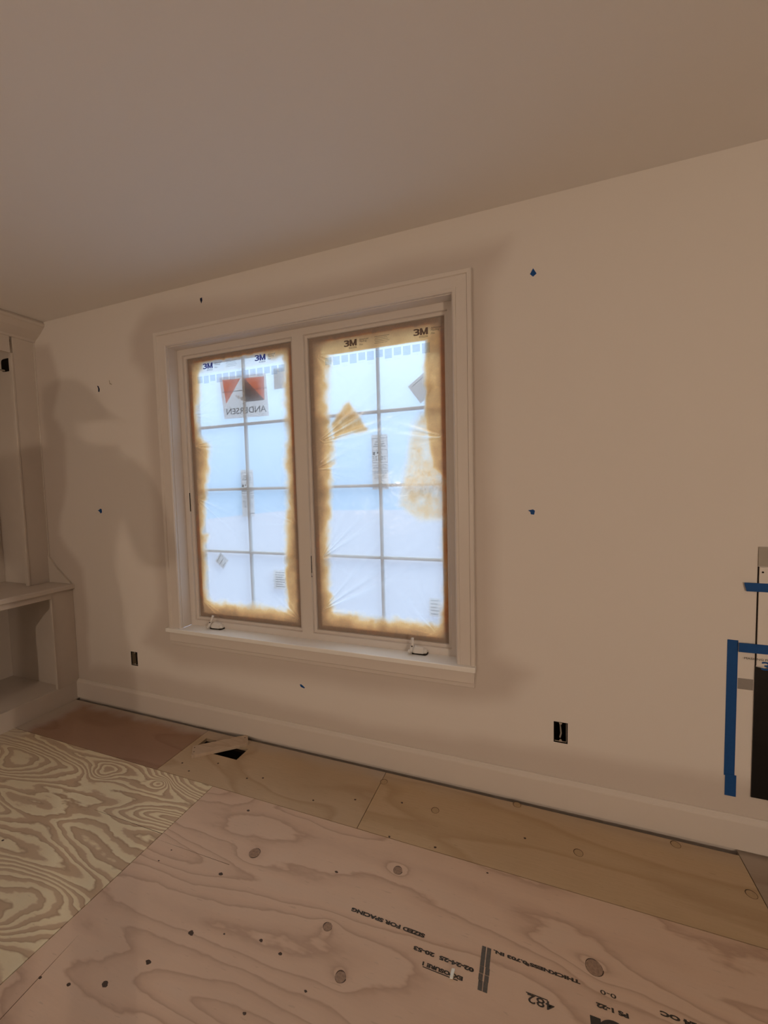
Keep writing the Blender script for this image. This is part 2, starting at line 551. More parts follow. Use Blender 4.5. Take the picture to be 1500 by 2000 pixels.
# ------------------------------------------------------------------ room shell
XL, XR, YF, H = -0.62, 6.8, -5.4, 2.74
WX0, WX1, WZ0, WZ1 = 1.045, 2.812, 0.632, 2.402          # window opening
OUT_R = (3.257, 3.316, 0.316, 0.414)                      # outlet openings in the wall
OUT_L = (0.556, 0.618, 0.321, 0.418)
holes = [(WX0, WX1, WZ0, WZ1), OUT_R, OUT_L]
xs = breaks(XL, XR, .03, [h[i] for h in holes for i in (0, 1)])
zs = breaks(-.25, H + .1, .03, [h[i] for h in holes for i in (2, 3)])
mb, uv = grid_sheet(xs, zs, holes, lambda u, v: (u, 0.0, v))
n1 = vnoise(uv, 3.0, 1); n2 = vnoise(uv, 9.0, 2)
wob = (n1 - .5) * .10 + (n2 - .5) * .05
OVER = [(0.70, 0.50), (0.863, 0.738), (0.871, 0.91), (0.85, 1.153), (0.869, 1.455), (0.838, 1.862), (0.867, 2.229), (0.734, 2.361), (0.74, 2.493), (0.859, 2.624),
        (0.972, 2.66), (1.349, 2.603), (2.043, 2.581), (2.612, 2.594), (2.996, 2.581), (3.067, 2.587), (3.04, 2.527), (2.984, 2.438), (2.965, 2.374),
        (2.965, 2.087), (2.965, 1.618), (2.985, 1.379), (2.985, 1.137), (3.0, 0.70), (3.14, 0.62), (3.06, 0.50), (2.8, .44), (1.9, .42), (1.0, .40)]
CABS = [(-.62, 2.62), (-.073, 2.571), (0.02, 2.31), (-.09, 2.071), (-.04, 2.02), (0.02, 1.93), (0.01, 1.567), (-.10, 1.3), (-.11, 1.213), (0.109, .965), (.138, .667), (.11, .33), (.11, 0), (-.62, 0)]
sd = poly_sd(uv, OVER)
spray = 1 - sstep(-.05, .07, sd + wob * .35)
spray = np.maximum(spray, 1 - sstep(-.025, .045, poly_sd(uv, CABS) + wob * .3))
basez = .235 + .03 * np.sin(uv[:, 0] * 2.1) + wob * .5
spray = np.maximum(spray, .9 * (1 - sstep(-.02, .07, uv[:, 1] - basez)))
wall_back = build('wall_back', mb, M['wall'], attrs={'spray': spray}, origin=(3, 0, 0))
setp(wall_back, 'long primed wall holding the double window, darker overspray around its trim', None, kind='structure')

setp(build('ceiling', MB().box(XL - .1, XR + .1, YF - .1, .2, H, H + .1), M['ceiling']), kind='structure')
setp(build('wall_left', MB().box(XL - .1, XL, YF, .0, -.2, H + .05), M['dimmed_wall']), kind='structure')
setp(build('wall_right', MB().box(XR, XR + .1, YF, .0, -.2, H + .05), M['dimmed_wall']), kind='structure')
setp(build('wall_front', MB().box(XL - .1, XR + .1, YF - .1, YF, -.2, H + .05), M['dimmed_wall']), kind='structure')

# floor: dark joist level below, plywood sheets on top as parts
floor = build('floor', MB().box(XL - .1, XR + .1, YF - .1, .25, -.30, -.22), M['subfloor'], origin=(3, -2, -.30))
setp(floor, 'plywood subfloor of mixed sheets with dark seams', kind='structure')


def panel(x0, x1, y0, y1, mat, label=None, hole=None, dz=0.0):
    g = .0016
    x0 += g; x1 -= g; y0 += g; y1 -= g
    mb = MB()
    if hole is None:
        mb.box(x0, x1, y0, y1, -.019 + dz, dz)
    else:
        a, b, c, d = hole
        for q in ((x0, a, y0, y1), (b, x1, y0, y1), (a, b, y0, c), (a, b, d, y1)):
            mb.box(q[0], q[1], q[2], q[3], -.019 + dz, dz)
    o = build('floor_panel', mb, mat, floor)
    if label:
        o['label'] = label
    return o


HOLE = (1.290, 1.605, -.203, -.098)
ES = -.408
panel(XL, 1.240, ES, -.030, M['ply_dark'], 'dark reddish plywood sheet in the corner by the cabinet')
panel(1.240, 2.436, ES, -.030, M['ply_beige'], 'beige plywood strip with the floor register hole', HOLE)
panel(2.436, 3.944, ES, -.030, M['ply_pine'], 'orange pine plywood strip with round plugs')
panel(3.944, XR, ES, .0, M['ply_far'], 'pale sprayed plywood sheet at the fireplace end')
panel(XL, 1.630, ES - 1.22, ES, M['ply_left'], 'pale pine plywood sheet with bold wavy grain')
main_panel = panel(1.630, 4.068, ES - 1.22, ES, M['ply_main'], 'pinkish plywood sheet with printed stamp and knots')
panel(4.068, XR, ES - 1.22, ES, M['ply_far'])
for k in range(3):
    y1 = ES - 1.22 * (k + 1); y0 = max(YF, y1 - 1.22)
    off = (.9, .2, 1.4)[k]
    for x0, x1 in ((XL, XL + off + .8), (XL + off + .8, XL + off + 3.24), (XL + off + 3.24, XL + off + 5.68), (XL + off + 5.68, XR)):
        if x1 - x0 > .05:
            panel(x0, x1, y0, y1, M['ply_main'] if k % 2 else M['ply_beige'])

# knots, plugs and screw holes lie in the face of the sheets
for (x, y, r) in BIG_KNOTS:
    kn = build('knot', MB().disc((x, y), r * .85, r * .8, -.001, .0005, 24, .06), M['knot'], floor)
    kr = MB()
    for k in range(24):
        a0, a1 = 2 * math.pi * k / 24, 2 * math.pi * (k + 1) / 24
        w0, w1 = [.0008 + .0022 * max(0, math.sin(a * 1.5 + x * 9)) for a in (a0, a1)]
        kr.add([(x + (r * .86 + q) * math.cos(a), y + (r * .81 + q) * math.sin(a), .0006) for a, q in ((a0, 0), (a1, 0), (a1, w1), (a0, w0))], [(0, 1, 2, 3)])
    build('knot_ring', kr, M['knotdark'], floor)
for (x, y, r) in SMALL_KNOTS:
    build('knot', MB().disc((x, y), r * .95, r * .6, -.001, .0005, 12, .2), M['knotdark'], floor)
for (x, y) in ((2.741, -.198), (3.097, -.041), (3.343, -.225), (2.45, -.100), (3.723, -.054), (3.914, -.208)):
    r = .0165
    rim = MB()
    n = 24
    for k in range(n):
        a0, a1 = 2 * math.pi * k / n, 2 * math.pi * (k + 1) / n
        w0 = .0012 + .0018 * (.5 + .5 * math.sin(a0 - .6)); w1 = .0012 + .0018 * (.5 + .5 * math.sin(a1 - .6))
        rim.add([(x + (r + w0) * math.cos(a0), y + (r + w0) * math.sin(a0), .0006), (x + (r + w1) * math.cos(a1), y + (r + w1) * math.sin(a1), .0006),
                 (x + r * math.cos(a1), y + r * math.sin(a1), .0006), (x + r * math.cos(a0), y + r * math.sin(a0), .0006)], [(0, 1, 2, 3)])
    pl = build('plug', MB().disc((x, y), r, r, -.002, .0004, 24), M['plug'], floor)
    build('plug_rim', rim, M['plugrim'], floor)
for (x, y) in ((2.58, -.203), (3.136, -.222), (2.786, -.389), (2.587, -.402), (1.332, -.321), (1.527, -.26), (1.838, -.276), (2.168, -.326), (2.36, -.257), (1.758, -.305), (.988, -.969), (1.42, -.36)):
    build('screw_hole', MB().disc((x, y), .0055, .0045, -.002, .0005, 10, .2), M['knotdark'], floor)
build('crack', MB().prism([(1.632, -.742), (2.02, -.7355), (2.02, -.7372)], 'z', -.001, .0002), M['plugrim'], floor)
build('crack', MB().prism([(1.20, -.716), (1.63, -.7115), (1.63, -.7138), (1.20, -.7168)], 'z', -.001, .0002), M['plugrim'], floor)
build('crack', MB().prism([(1.712, -1.12), (1.724, -1.24), (1.738, -1.40), (1.7355, -1.40), (1.722, -1.24)], 'z', -.001, .0002), M['plugrim'], floor)

# register hole: sheet metal boot under the strip
boot = MB()
a, b, c, d = HOLE
for q in ((a - .004, a, c, d), (b, b + .004, c, d), (a - .004, b + .004, c - .004, c), (a - .004, b + .004, d, d + .004)):
    boot.box(q[0], q[1], q[2], q[3], -.215, -.019)
boot.box(a - .004, b + .004, c - .004, d + .004, -.219, -.215)
build('register_boot', boot, M['subfloor'], floor)

# ---- stamp printed on the main sheet (upside down to the viewer)
stamp_root = main_panel


def floor_text(txt, xr, xl, y, mat=M['stamp'], hscale=1.0, thick=.0012, height=None):
    """lettering read from the window side: starts at xr, runs towards xl, tops towards -y"""
    V, F, w, h = text_mb(txt, .02, thick)
    s = (xr - xl) / w
    sy = (height / h) if height else s * hscale
    mb = MB().add([(xr - vx * s, y - vy * sy, .0007) for vx, vy in V], F)
    o = build('stamped_lettering', mb, mat, floor)
    return o


floor_text('SIZED FOR SPACING', 2.832, 2.562, -.726, height=.0135)
floor_text('02-24-25  20-53', 3.001, 2.806, -.771, height=.0125)
floor_text('EXPOSURE 1', 2.972, 2.845, -.805, height=.0115)
build('stamped_lettering', MB().box(2.848, 2.958, -.8205, -.8185, 0, .0007), M['stamp'], floor)
floor_text('THICKNESS 0.703 IN.', 3.307, 3.052, -.697, height=.0105)
floor_text('482', 3.232, 3.158, -.782, height=.022, thick=.0002)
build('stamped_lettering', MB().box(3.154, 3.214, -.7815, -.7795, 0, .0007), M['stamp'], floor)
floor_text('0-0', 3.402, 3.360, -.701, height=.011, thick=.0002)
floor_text('PS 1-22', 3.427, 3.345, -.738, height=.012)
floor_text('24 OC', 3.60, 3.512, -.699, height=.012)
bar = MB()
for (x0, x1) in ((3.017, 3.0295), (3.033, 3.046)):
    for (y0, y1) in ((-.822, -.796), (-.795, -.778), (-.776, -.757), (-.756, -.698)):
        j = random.uniform(-.001, .001)
        bar.box(x0 + j, x1 + j, y0, y1, 0, .0007)
build('stamped_block', bar, M['stampfade'], floor)
arc = MB()
cx, cy = 3.386, -.815
for k in range(24):
    a0 = math.radians(35 + k * 5.2); a1 = math.radians(35 + (k + 1) * 5.2)
    arc.add([(cx + .046 * math.cos(a0), cy + .046 * math.sin(a0), .0007), (cx + .046 * math.cos(a1), cy + .046 * math.sin(a1), .0007),
             (cx + .037 * math.cos(a1), cy + .037 * math.sin(a1), .0007), (cx + .037 * math.cos(a0), cy + .037 * math.sin(a0), .0007)], [(0, 1, 2, 3)])
arc.box(3.325, 3.352, -.80, -.776, 0, .0007)
build('stamped_emblem', arc, M['stamp'], floor)

# ------------------------------------------------------------------ baseboard
BB = [(0.0, .148), (-.004, .148), (-.0058, .1465), (-.0068, .142), (-.0168, .132), (-.0180, .127), (-.0180, .014), (0.0, .014)]
setp(build('baseboard_back', MB().prism(BB, 'x', 0.0, XR), M['trim']), kind='structure')
BBR = [(0, .148), (.006, .148), (.0105, .137), (.0175, .124), (.0175, .012), (0, .012)]
setp(build('baseboard_front', MB().prism([(YF + u, z) for u, z in BBR], 'x', XL, XR), M['trim']), kind='structure')
setp(build('baseboard_right', MB().prism([(XR - u, z) for u, z in BBR], 'y', YF + .02, -.02), M['trim']), kind='structure')

# ------------------------------------------------------------------ window trim
open_rect = (WX0, WX1, WZ0, WZ1)
CAS = [(0.004, .0), (0.004, -.014), (0.010, -.019), (0.020, -.019), (0.023, -.013), (0.072, -.016), (0.075, -.022), (0.092, -.024), (0.095, -.020), (0.095, .0)]
trim1 = setp(empty('trim_1', ((WX0 + WX1) / 2, 0, WZ0)), kind='structure')
build('side_casing', side_sweep(open_rect, CAS, 'L', False, True), M['trim'], trim1)
build('side_casing', side_sweep(open_rect, CAS, 'R', False, True), M['trim'], trim1)
build('head_casing', side_sweep(open_rect, CAS, 'T', True, True), M['trim'], trim1)
JD = .067
build('jamb', MB().box(WX0 - .02, WX0, -.0005, .16, WZ0, WZ1), M['trim'], trim1)
build('jamb', MB().box(WX1, WX1 + .02, -.0005, .16, WZ0, WZ1), M['trim'], trim1)
build('head_jamb', MB().box(WX0 - .02, WX1 + .02, -.0005, .16, WZ1, WZ1 + .02), M['trim'], trim1)
stool = MB().prism([(WX0 - .112, -.040), (WX1 + .097, -.040), (WX1 + .097, 0), (WX1, 0), (WX1, .16), (WX0, .16), (WX0, 0), (WX0 - .112, 0)], 'z', WZ0 - .026, WZ0)
trim2 = setp(build('trim_2', stool, M['sill'], bevel=.004), kind='structure')
APR = [(0, WZ0 - .026), (-.018, WZ0 - .026), (-.018, .545), (-.012, .538), (-.009, .520), (-.004, .516), (0, .516)]
trim3 = setp(build('trim_3', MB().prism(APR, 'x', WX0 - .098, WX1 + .088), M['trim']), kind='structure')
trim1['label'] = 'painted window casing with mitred corners and jambs'
trim2['label'] = 'painted window stool below the two sashes, whitened for daylight'
trim3['label'] = 'painted apron board under the window stool'

# ------------------------------------------------------------------ windows
XM = (WX0 + WX1) / 2
GY = .135     # glass plane
PANE_N = 0


def window(idx, x0, x1, label):
    root = empty('window_%d' % idx, ((x0 + x1) / 2, .1, WZ0))
    setp(root, label, kind='structure')
    r = (x0, x1, WZ0, WZ1)
    FR = [(0, JD), (.0355, JD), (.0375, JD + .003), (.0375, .080), (.040, .083), (.052, .083), (.054, .086), (.054, .16), (0, .16)]
    fr = MB()
    for s in 'LRTB':
        q = side_sweep(r, FR, s, True, True, -1)
        fr.add(q.v, q.f)
    build('frame', fr, M['trim'], root)
    sx0, sx1, sz0, sz1 = x0 + .057, x1 - .057, WZ0 + .057, WZ1 - .057
    SA = [(0, .100), (.022, .100), (.028, .108), (.028, .150), (0, .150)]
    sa = MB()
    for s in 'LRTB':
        q = side_sweep((sx0, sx1, sz0, sz1), SA, s, True, True, -1)
        sa.add(q.v, q.f)
    sash = build('sash', sa, M['trim'], root)
    gx0, gx1, gz0, gz1 = sx0 + .028, sx1 - .028, sz0 + .028, sz1 - .028
    cx = (gx0 + gx1) / 2 + .012
    rows = [gz0 + (gz1 - gz0) * k / 4 for k in range(5)]
    hw = .0085
    bar = [(-hw, .142), (-hw, .128), (-.004, .122), (.004, .122), (hw, .128), (hw, .142)]
    build('muntin', MB().prism([(cx + u, y) for u, y in bar], 'z', gz0, gz1), M['muntin'], sash)
    for k in (1, 2, 3):
        for a, b in ((gx0, cx - hw), (cx + hw, gx1)):
            build('muntin', MB().prism([(y, rows[k] + u) for u, y in bar], 'x', a, b), M['muntin'], sash)
    for k in range(4):
        for a, b in ((gx0, cx - hw), (cx + hw, gx1)):
            build('pane', MB().box(a - .004, b + .004, GY, GY + .004, rows[k] + (hw if k else 0) - .004, rows[k + 1] - (hw if k < 3 else 0) + .004), M['glass'], sash)
    return root


M['muntin'] = plain('grey_muntin_paint', (0.76, 0.80, 0.80), .5, 0, .02, 30, 0)
w1 = window(1, WX0, XM, 'left casement window with two by four panes behind masking film')
w2 = window(2, XM, WX1, 'right casement window with two by four panes behind masking film')


def operator(root, x0, x1, lean):
    """casement crank operator on the stool: gasket, ribbed cover, folding crank handle with pivot"""
    z0 = WZ0
    L = x1 - x0
    cov = MB()
    secs = []
    for t, h, dp in ((.20, .026, .030), (.34, .034, .034), (.80, .030, .032), (.88, .020, .024), (1.0, .016, .020)):
        x = x0 + L * t
        secs.append([(x, JD + .002, z0 + .006), (x, JD - dp, z0 + .006), (x, JD - dp - .001, z0 + .006 + h * .45), (x, JD - dp * .72, z0 + .006 + h * .92), (x, JD - dp * .35, z0 + .006 + h), (x, JD + .002, z0 + .006 + h)])
    V = [p for s in secs for p in s]
    F = [tuple(range(5, -1, -1)), tuple(range(24, 30))]
    for i in range(4):
        for k in range(6):
            F.append((i * 6 + k, i * 6 + (k + 1) % 6, (i + 1) * 6 + (k + 1) % 6, (i + 1) * 6 + k))
    cov.add(V, F)
    c = build('operator_cover', cov, M['operator'], root, .0012)
    build('operator_gasket', MB().prism([(x0 + .016, JD - .034), (x1 - .004, JD - .034), (x1 + .004, JD - .020), (x1 + .004, JD + .004), (x0 + .016, JD + .004)], 'z', z0 + .0002, z0 + .007), M['gasket'], c, .001)
    hd = MB()
    bx = x0 + .018
    hd.tube([(bx - .010, JD - .030, z0 + .006), (bx - .004, JD - .038, z0 + .028), (bx + .008 + lean * .4, JD - .036, z0 + .052), (bx + .014 + lean, JD - .030, z0 + .086)], [.0095, .0085, .0065, .0075], 10)
    hd.tube([(bx - .016, JD - .026, z0 + .014), (bx - .014, JD - .046, z0 + .014)], [.008, .008], 10)
    h = build('crank_handle', hd, M['operator'], c, smooth=True)
    pv = MB().tube([(bx + .006 + lean * .3, JD - .0415, z0 + .046), (bx + .006 + lean * .3, JD - .0455, z0 + .046)], .0035, 10)
    build('handle_pivot', pv, M['gasket'], c)


operator(w1, 1.216, 1.318, .010)
operator(w2, 2.556, 2.648, -.012)
lk = MB().box(XM + .0372, XM + .0378, .0695, .0765, .998, 1.122)
build('lock_slot', lk, M['dark'], w2)
build('lock_lever', MB().prism([(XM + .0378, .071), (XM + .041, .070), (XM + .041, .075), (XM + .0378, .0755)], 'z', 1.006, 1.022), M['operator'], w2, .0008)
build('lock_slot', MB().box(WX0 + .0372, WX0 + .0378, .0695, .0765, 1.38, 1.50), M['dark'], w1)

# ------------------------------------------------------------------ masking film over each sash
FY = .0975


def creases(P, anchors):
    d = np.zeros(len(P)); e = np.zeros(len(P))
    for i, (ax, az, th0, spread, R, amp, k) in enumerate(anchors):
        w = P - np.array([ax, az])
        r = np.hypot(*w.T) + 1e-6
        th = np.arctan2(w[:, 1], w[:, 0])
        dth = (th - th0 + math.pi) % (2 * math.pi) - math.pi
        win = np.exp(-(dth / spread) ** 2) * np.exp(-(r / R) ** 1.5) * sstep(.0, .03, r)
        wav = np.sin(dth * k + 2.0 * vnoise(np.stack([dth * 3, np.full(len(P), i * 1.0)], 1), 1.0, 40 + i, 2) * 4)
        d += amp * win * wav * np.minimum(1, r / .05)
        e += win * np.maximum(0, wav) ** 2
    return d, e


def masking_film(x0, x1, z0, z1, inner, patches, anchors, seed, label, top_level):
    us = np.linspace(x0, x1, int((x1 - x0) / .005)); vs2 = np.linspace(z0, z1, int((z1 - z0) / .005))
    U, V = np.meshgrid(us, vs2)
    P = np.stack([U.ravel(), V.ravel()], 1)
    n1 = vnoise(P, 6, seed, 3); n2 = vnoise(P, 26, seed + 1, 3)
    sdv = poly_sd(P, inner) + (n1 - .5) * .05 + (n2 - .5) * .03
    p = np.clip((sdv + .045) / .125, 0, 1) ** 1.1
    for poly, level, soft in patches:
        m = 1 - sstep(-soft * .5, soft * .5, poly_sd(P, poly) + (n1 - .5) * .05 + (n2 - .5) * .02)
        p = np.maximum(p, m * level * (.75 + .5 * n2))
    # print strip along the top of the film carries a thin even coat
    strip = sstep(2.238, 2.252, P[:, 1] + (n1 - .5) * .01) * top_level * (.85 + .3 * n1)
    p = np.maximum(p, strip)
    p = np.maximum(p, sstep(2.305, 2.335, P[:, 1] + (n2 - .5) * .02) * .95)
    dsp, cre = creases(P, anchors)
    p = np.clip(p * (1 - .55 * np.clip(cre, 0, 1)) + .0, 0, 1)
    # the film is taut at its taped rim and bellies a little between
    rim = np.minimum.reduce([P[:, 0] - x0, x1 - P[:, 0], P[:, 1] - z0, z1 - P[:, 1]])
    belly = sstep(0, .12, rim)
    y = FY + belly * ((vnoise(P, 4, seed + 5, 2) - .5) * .010 + .004) + dsp
    y = np.minimum(y, FY + .018)
    y = np.where(rim < .05, np.minimum(y, FY + .0015), y)
    nu, nv = len(us), len(vs2)
    idx = np.arange(nu * nv).reshape(nv, nu)
    faces = np.stack([idx[:-1, :-1].ravel(), idx[:-1, 1:].ravel(), idx[1:, 1:].ravel(), idx[1:, :-1].ravel()], 1)
    mb = MB(); mb.v = np.stack([P[:, 0], y, P[:, 1]], 1).tolist(); mb.f = [tuple(q) for q in faces.tolist()]
    o = build('masking_film', mb, M['film'], attrs={'paint': p, 'crease': np.clip(cre, 0, 1)}, smooth=True)
    setp(o, label, 'masking film', 'masking films over the casements')
    return o


inL = [(1.162, 2.25), (1.160, 2.10), (1.150, 1.934), (1.165, 1.87), (1.235, 1.798), (1.215, 1.70), (1.193, 1.54), (1.156, 1.241), (1.185, 1.225), (1.150, 1.15), (1.143, 1.039), (1.15, .87), (1.17, .82), (1.221, .79),
       (1.50, .778), (1.768, .772), (1.785, .85), (1.78, .95), (1.79, 1.098), (1.801, 1.374), (1.815, 1.824), (1.816, 2.09), (1.81, 2.28), (1.547, 2.33), (1.22, 2.32)]
film1 = masking_film(1.098, 1.876, .686, 2.347, inL,
                     [([(1.80, .69), (1.88, .69), (1.88, 1.3), (1.80, 1.25), (1.77, 1.0)], .62, .05)],
                     [(1.10, 1.47, -.5, .5, .16, .004, 16), (1.87, 1.30, 2.4, .5, .16, .003, 14), (1.11, .80, -.7, .5, .15, .003, 15), (1.11, 1.80, -.2, .6, .12, .003, 18), (1.11, 2.0, 0, .7, .10, .003, 18), (1.87, .72, 2.5, .6, .12, .003, 16)],
                     11, 'sprayed masking film over the left casement, logo sticker showing through', .16)
inR = [(2.099, 2.26), (2.09, 2.12), (2.079, 1.949), (2.1, 1.805), (2.09, 1.519), (2.063, 1.226), (2.058, .929), (2.079, .785), (2.25, .77), (2.426, .775), (2.711, .785), (2.746, .973),
       (2.752, 1.241), (2.745, 1.6), (2.735, 2.0), (2.71, 2.26), (2.462, 2.33), (2.163, 2.32)]
film2 = masking_film(1.984, 2.768, .686, 2.352, inR,
                     [([(2.495, 1.40), (2.533, 1.643), (2.585, 1.852), (2.62, 1.90), (2.80, 1.90), (2.80, 1.33), (2.611, 1.335)], .30, .07),
                      ([(2.102, 1.875), (2.20, 1.97), (2.225, 1.985), (2.262, 1.92), (2.32, 1.823), (2.242, 1.80), (2.098, 1.748)], .46, .05),
                      ([(2.667, 2.35), (2.660, 1.98), (2.630, 1.87), (2.68, 1.6), (2.8, 1.5), (2.8, 2.35)], .56, .05)],
                     [(2.005, 1.765, .32, .38, .26, .005, 30), (2.0, 1.62, .2, .4, .16, .004, 22), (2.01, 1.10, .55, .55, .20, .005, 18), (2.01, .80, .45, .5, .30, .005, 20), (2.76, 1.75, 2.95, .25, .20, .003, 26), (2.02, 2.26, -.6, .6, .10, .004, 14), (2.7, .72, 2.6, .6, .14, .004, 14)],
                     23, 'sprayed masking film over the right casement, cream paint blotches on its right side', .52)


def bold_m(mb, x, w, h, z, y):
    """heavy block letter M"""
    b = w * .27
    for poly in ([(0, 0), (b, 0), (b, h), (0, h)], [(w - b, 0), (w, 0), (w, h), (w - b, h)],
                 [(b, h), (b, h * .42), (w * .42, 0), (w * .5, 0), (w * .5, h * .34)], [(w - b, h), (w * .5, h * .34), (w * .5, 0), (w * .58, 0), (w - b, h * .42)]):
        mb.add([(x + u, y, z + v) for u, v in poly], [tuple(range(len(poly)))])
    return mb


def film_print(film, xs3, x0, x1, ink):
    y = FY - .0035
    for x in xs3:
        V, F, w, h = text_mb('3', .05, .0012)
        s = .033 / w; sy = .034 / h
        lg = MB().add([(x + vx * s, y, 2.272 + vy * sy) for vx, vy in V], F)
        bold_m(lg, x + .034, .042, .034, 2.272, y)
        build('printed_logo', lg, ink, film)
        build('printed_logo', MB().box(x + .030, x + .074, y - .0002, y, 2.2645, 2.2665).box(x + .030, x + .074, y - .0002, y, 2.259, 2.2605).box(x + .030, x + .0315, y - .0002, y, 2.259, 2.2665).box(x + .0725, x + .074, y - .0002, y, 2.259, 2.2665), ink, film)
        for i, tx in enumerate(('Advanced', 'Masking', 'Film')):
            V, F, w, h = text_mb(tx, .014, .0)
            build('printed_lettering', MB().add([(x + .090 + vx * .95 + vy * .25, y, 2.295 - i * .0135 + vy) for vx, vy in V], F), M['greyink'], film)
        if x + .30 < x1:
            ln = MB()
            for i in range(5):
                ln.box(x + .178 + .004 * (i % 2), x + .262 - .006 * ((i * 2) % 3), y - .0002, y, 2.300 - i * .0085, 2.3012 - i * .0085)
            build('printed_small_text', ln, M['greyink'], film)
    sq = MB(); ln = MB()
    x = x0
    k = 0
    while x < x1:
        h = (.040, .046, .038, .050)[k % 4]
        sq.box(x, x + .040, y - .0002, y, 2.230 - h, 2.230)
        for i in range(3 + k % 3):
            ln.box(x + .003, x + .036 - .004 * (i % 2), y - .0004, y - .0002, 2.2205 - h - i * .008 + .022, 2.2212 - h - i * .008 + .022)
        x += .0505
        k += 1
    build('printed_panels', sq, M['faint'], film)
    build('printed_small_text', ln, M['faint'], film)


film_print(film1, (1.224, 1.617), 1.175, 1.80, M['blueink'])
film_print(film2, (2.204, 2.597), 2.085, 2.66, M['greyink'])

# ------------------------------------------------------------------ stickers on the glass
SY = GY - .0012


def quad_pts(pts, y0, y1):
    return MB().add([(x, y0, z) for x, z in pts], [tuple(range(len(pts)))])


st = setp(empty('logo_sticker', (1.49, SY, 1.955)), 'red and white window maker sticker with a dark triangle and mirrored lettering', 'sticker')
def flat_polys(polys, y):
    mb = MB()
    for pl in polys:
        mb.add([(x, y, z) for x, z in pl], [tuple(range(len(pl)))])
    return mb


S0, S1, S2, S3 = (1.338, 1.960), (1.674, 1.953), (1.661, 2.208), (1.313, 2.221)      # sheet corners
A_, B_, C_, D_ = (1.336, 2.203), (1.649, 2.190), (1.645, 2.050), (1.357, 2.052)      # printed field
build('sheet', flat_polys([[S0, S1, C_, D_], [S1, S2, B_, C_], [S2, S3, A_, B_], [S3, S0, D_, A_]], SY - .0006), M['paper'], st)
T1, T2, T3, T4 = (1.474, 2.1975), (1.499, 2.1965), (1.504, 2.196), (1.499, 2.051)
build('red_field', flat_polys([[D_, T1, A_], [T3, C_, B_]], SY - .0006), M['red'], st)
build('white_triangle', flat_polys([[D_, T4, T2, T1]], SY - .0006), M['paper'], st)
build('dark_triangle', flat_polys([[T4, C_, T3, T2]], SY - .0006), M['brownink'], st)
V, F, w, h = text_mb('ANDERSEN', .05, .0006, True)
s = .298 / w
build('mirrored_lettering', MB().add([(1.358 + vx * s, SY - .0016, 1.972 + .012 - .004 * (vx * s / .3) + vy * s * .88) for vx, vy in V], F), M['ink'], st)
build('scratch_line', quad_pts([(1.334, 2.124), (1.662, 2.119), (1.662, 2.122), (1.334, 2.128)], SY - .0020, SY - .0018), M['brownink'], st)
em = MB()
for (x, z, r) in ((1.455, 2.085, .010), (1.478, 2.075, .012), (1.440, 2.095, .006)):
    em.add([(x + r * math.cos(a), SY - .0012, z + r * 1.1 * math.sin(a)) for a in [2 * math.pi * k / 9 for k in range(9)]], [tuple(range(9))])
build('small_emblem', em, M['greypaper'], st)


def spec_label(x0, x1, z0, z1, label):
    root = setp(empty('rating_label', ((x0 + x1) / 2, SY, z0)), label, 'sticker', 'tall rating labels')
    build('sheet', quad_pts([(x0, z0), (x1, z0), (x1, z1), (x0, z1)], SY - .0004, 0), M['paper'], root)
    w = x1 - x0; hh = z1 - z0
    pr = MB()
    def b(u0, u1, v0, v1):
        q = quad_pts([(x0 + u0 * w, z0 + v0 * hh), (x0 + u1 * w, z0 + v0 * hh), (x0 + u1 * w, z0 + v1 * hh), (x0 + u0 * w, z0 + v1 * hh)], SY - .0010, 0)
        pr.add(q.v, q.f)
    for v in (.93, .715, .49, .44, .335):
        b(.04, .97, v, v + .006)
    b(.965, .975, .50, .93); b(.03, .038, .50, .93)
    for v, i in ((.86, .22), (.82, .16), (.78, .10)):
        for u in np.arange(i, 1 - i - .04, .06):
            b(u, u + .042, v, v + .016)
    b(.07, .22, .63, .69); b(.31, .40, .655, .69)
    for v in (.595, .565, .535):
        for u in (.07, .22, .40, .60, .76):
            b(u, u + .10, v, v + .010)
    for v in (.405, .38, .31, .285, .255, .225, .2):
        b(.10, .40, v, v + .007); b(.62, .90, v, v + .007)
    build('printed_text', pr, M['ink'], root)
    build('dark_bar', quad_pts([(x0 + w * .47, z0 + .062 * hh), (x1, z0 + .062 * hh), (x1, z0 + .078 * hh), (x0 + w * .47, z0 + .078 * hh)], SY - .0012, 0), M['brownink'], root)
    return root


spec_label(1.444, 1.538, 1.343, 1.636, 'tall white rating label on the left casement muntin')
spec_label(2.335, 2.429, 1.495, 1.794, 'tall white rating label on the right casement muntin')


def small_sticker(cx, cz, w, h, rot, mat, label, lines=0):
    c, s = math.cos(rot), math.sin(rot)
    def R(u, v): return (cx + u * c - v * s, cz + u * s + v * c)
    root = setp(empty('glass_sticker', (cx, SY, cz - h / 2)), label, 'sticker')
    build('sheet', quad_pts([R(-w / 2, -h / 2), R(w / 2, -h / 2), R(w / 2, h / 2), R(-w / 2, h / 2)], SY - .0006, SY), mat, root)
    if lines:
        pr = MB()
        for i in range(lines):
            v = h * (.36 - .72 * i / max(1, lines - 1))
            pr.prism([R(-w * .36, v - .0014), R(w * (.34 - .1 * (i % 3)), v - .0014), R(w * (.34 - .1 * (i % 3)), v + .0014), R(-w * .36, v + .0014)], 'y', SY - .0010, SY - .0006)
        build('printed_text', pr, M['ink'], root)
    return root


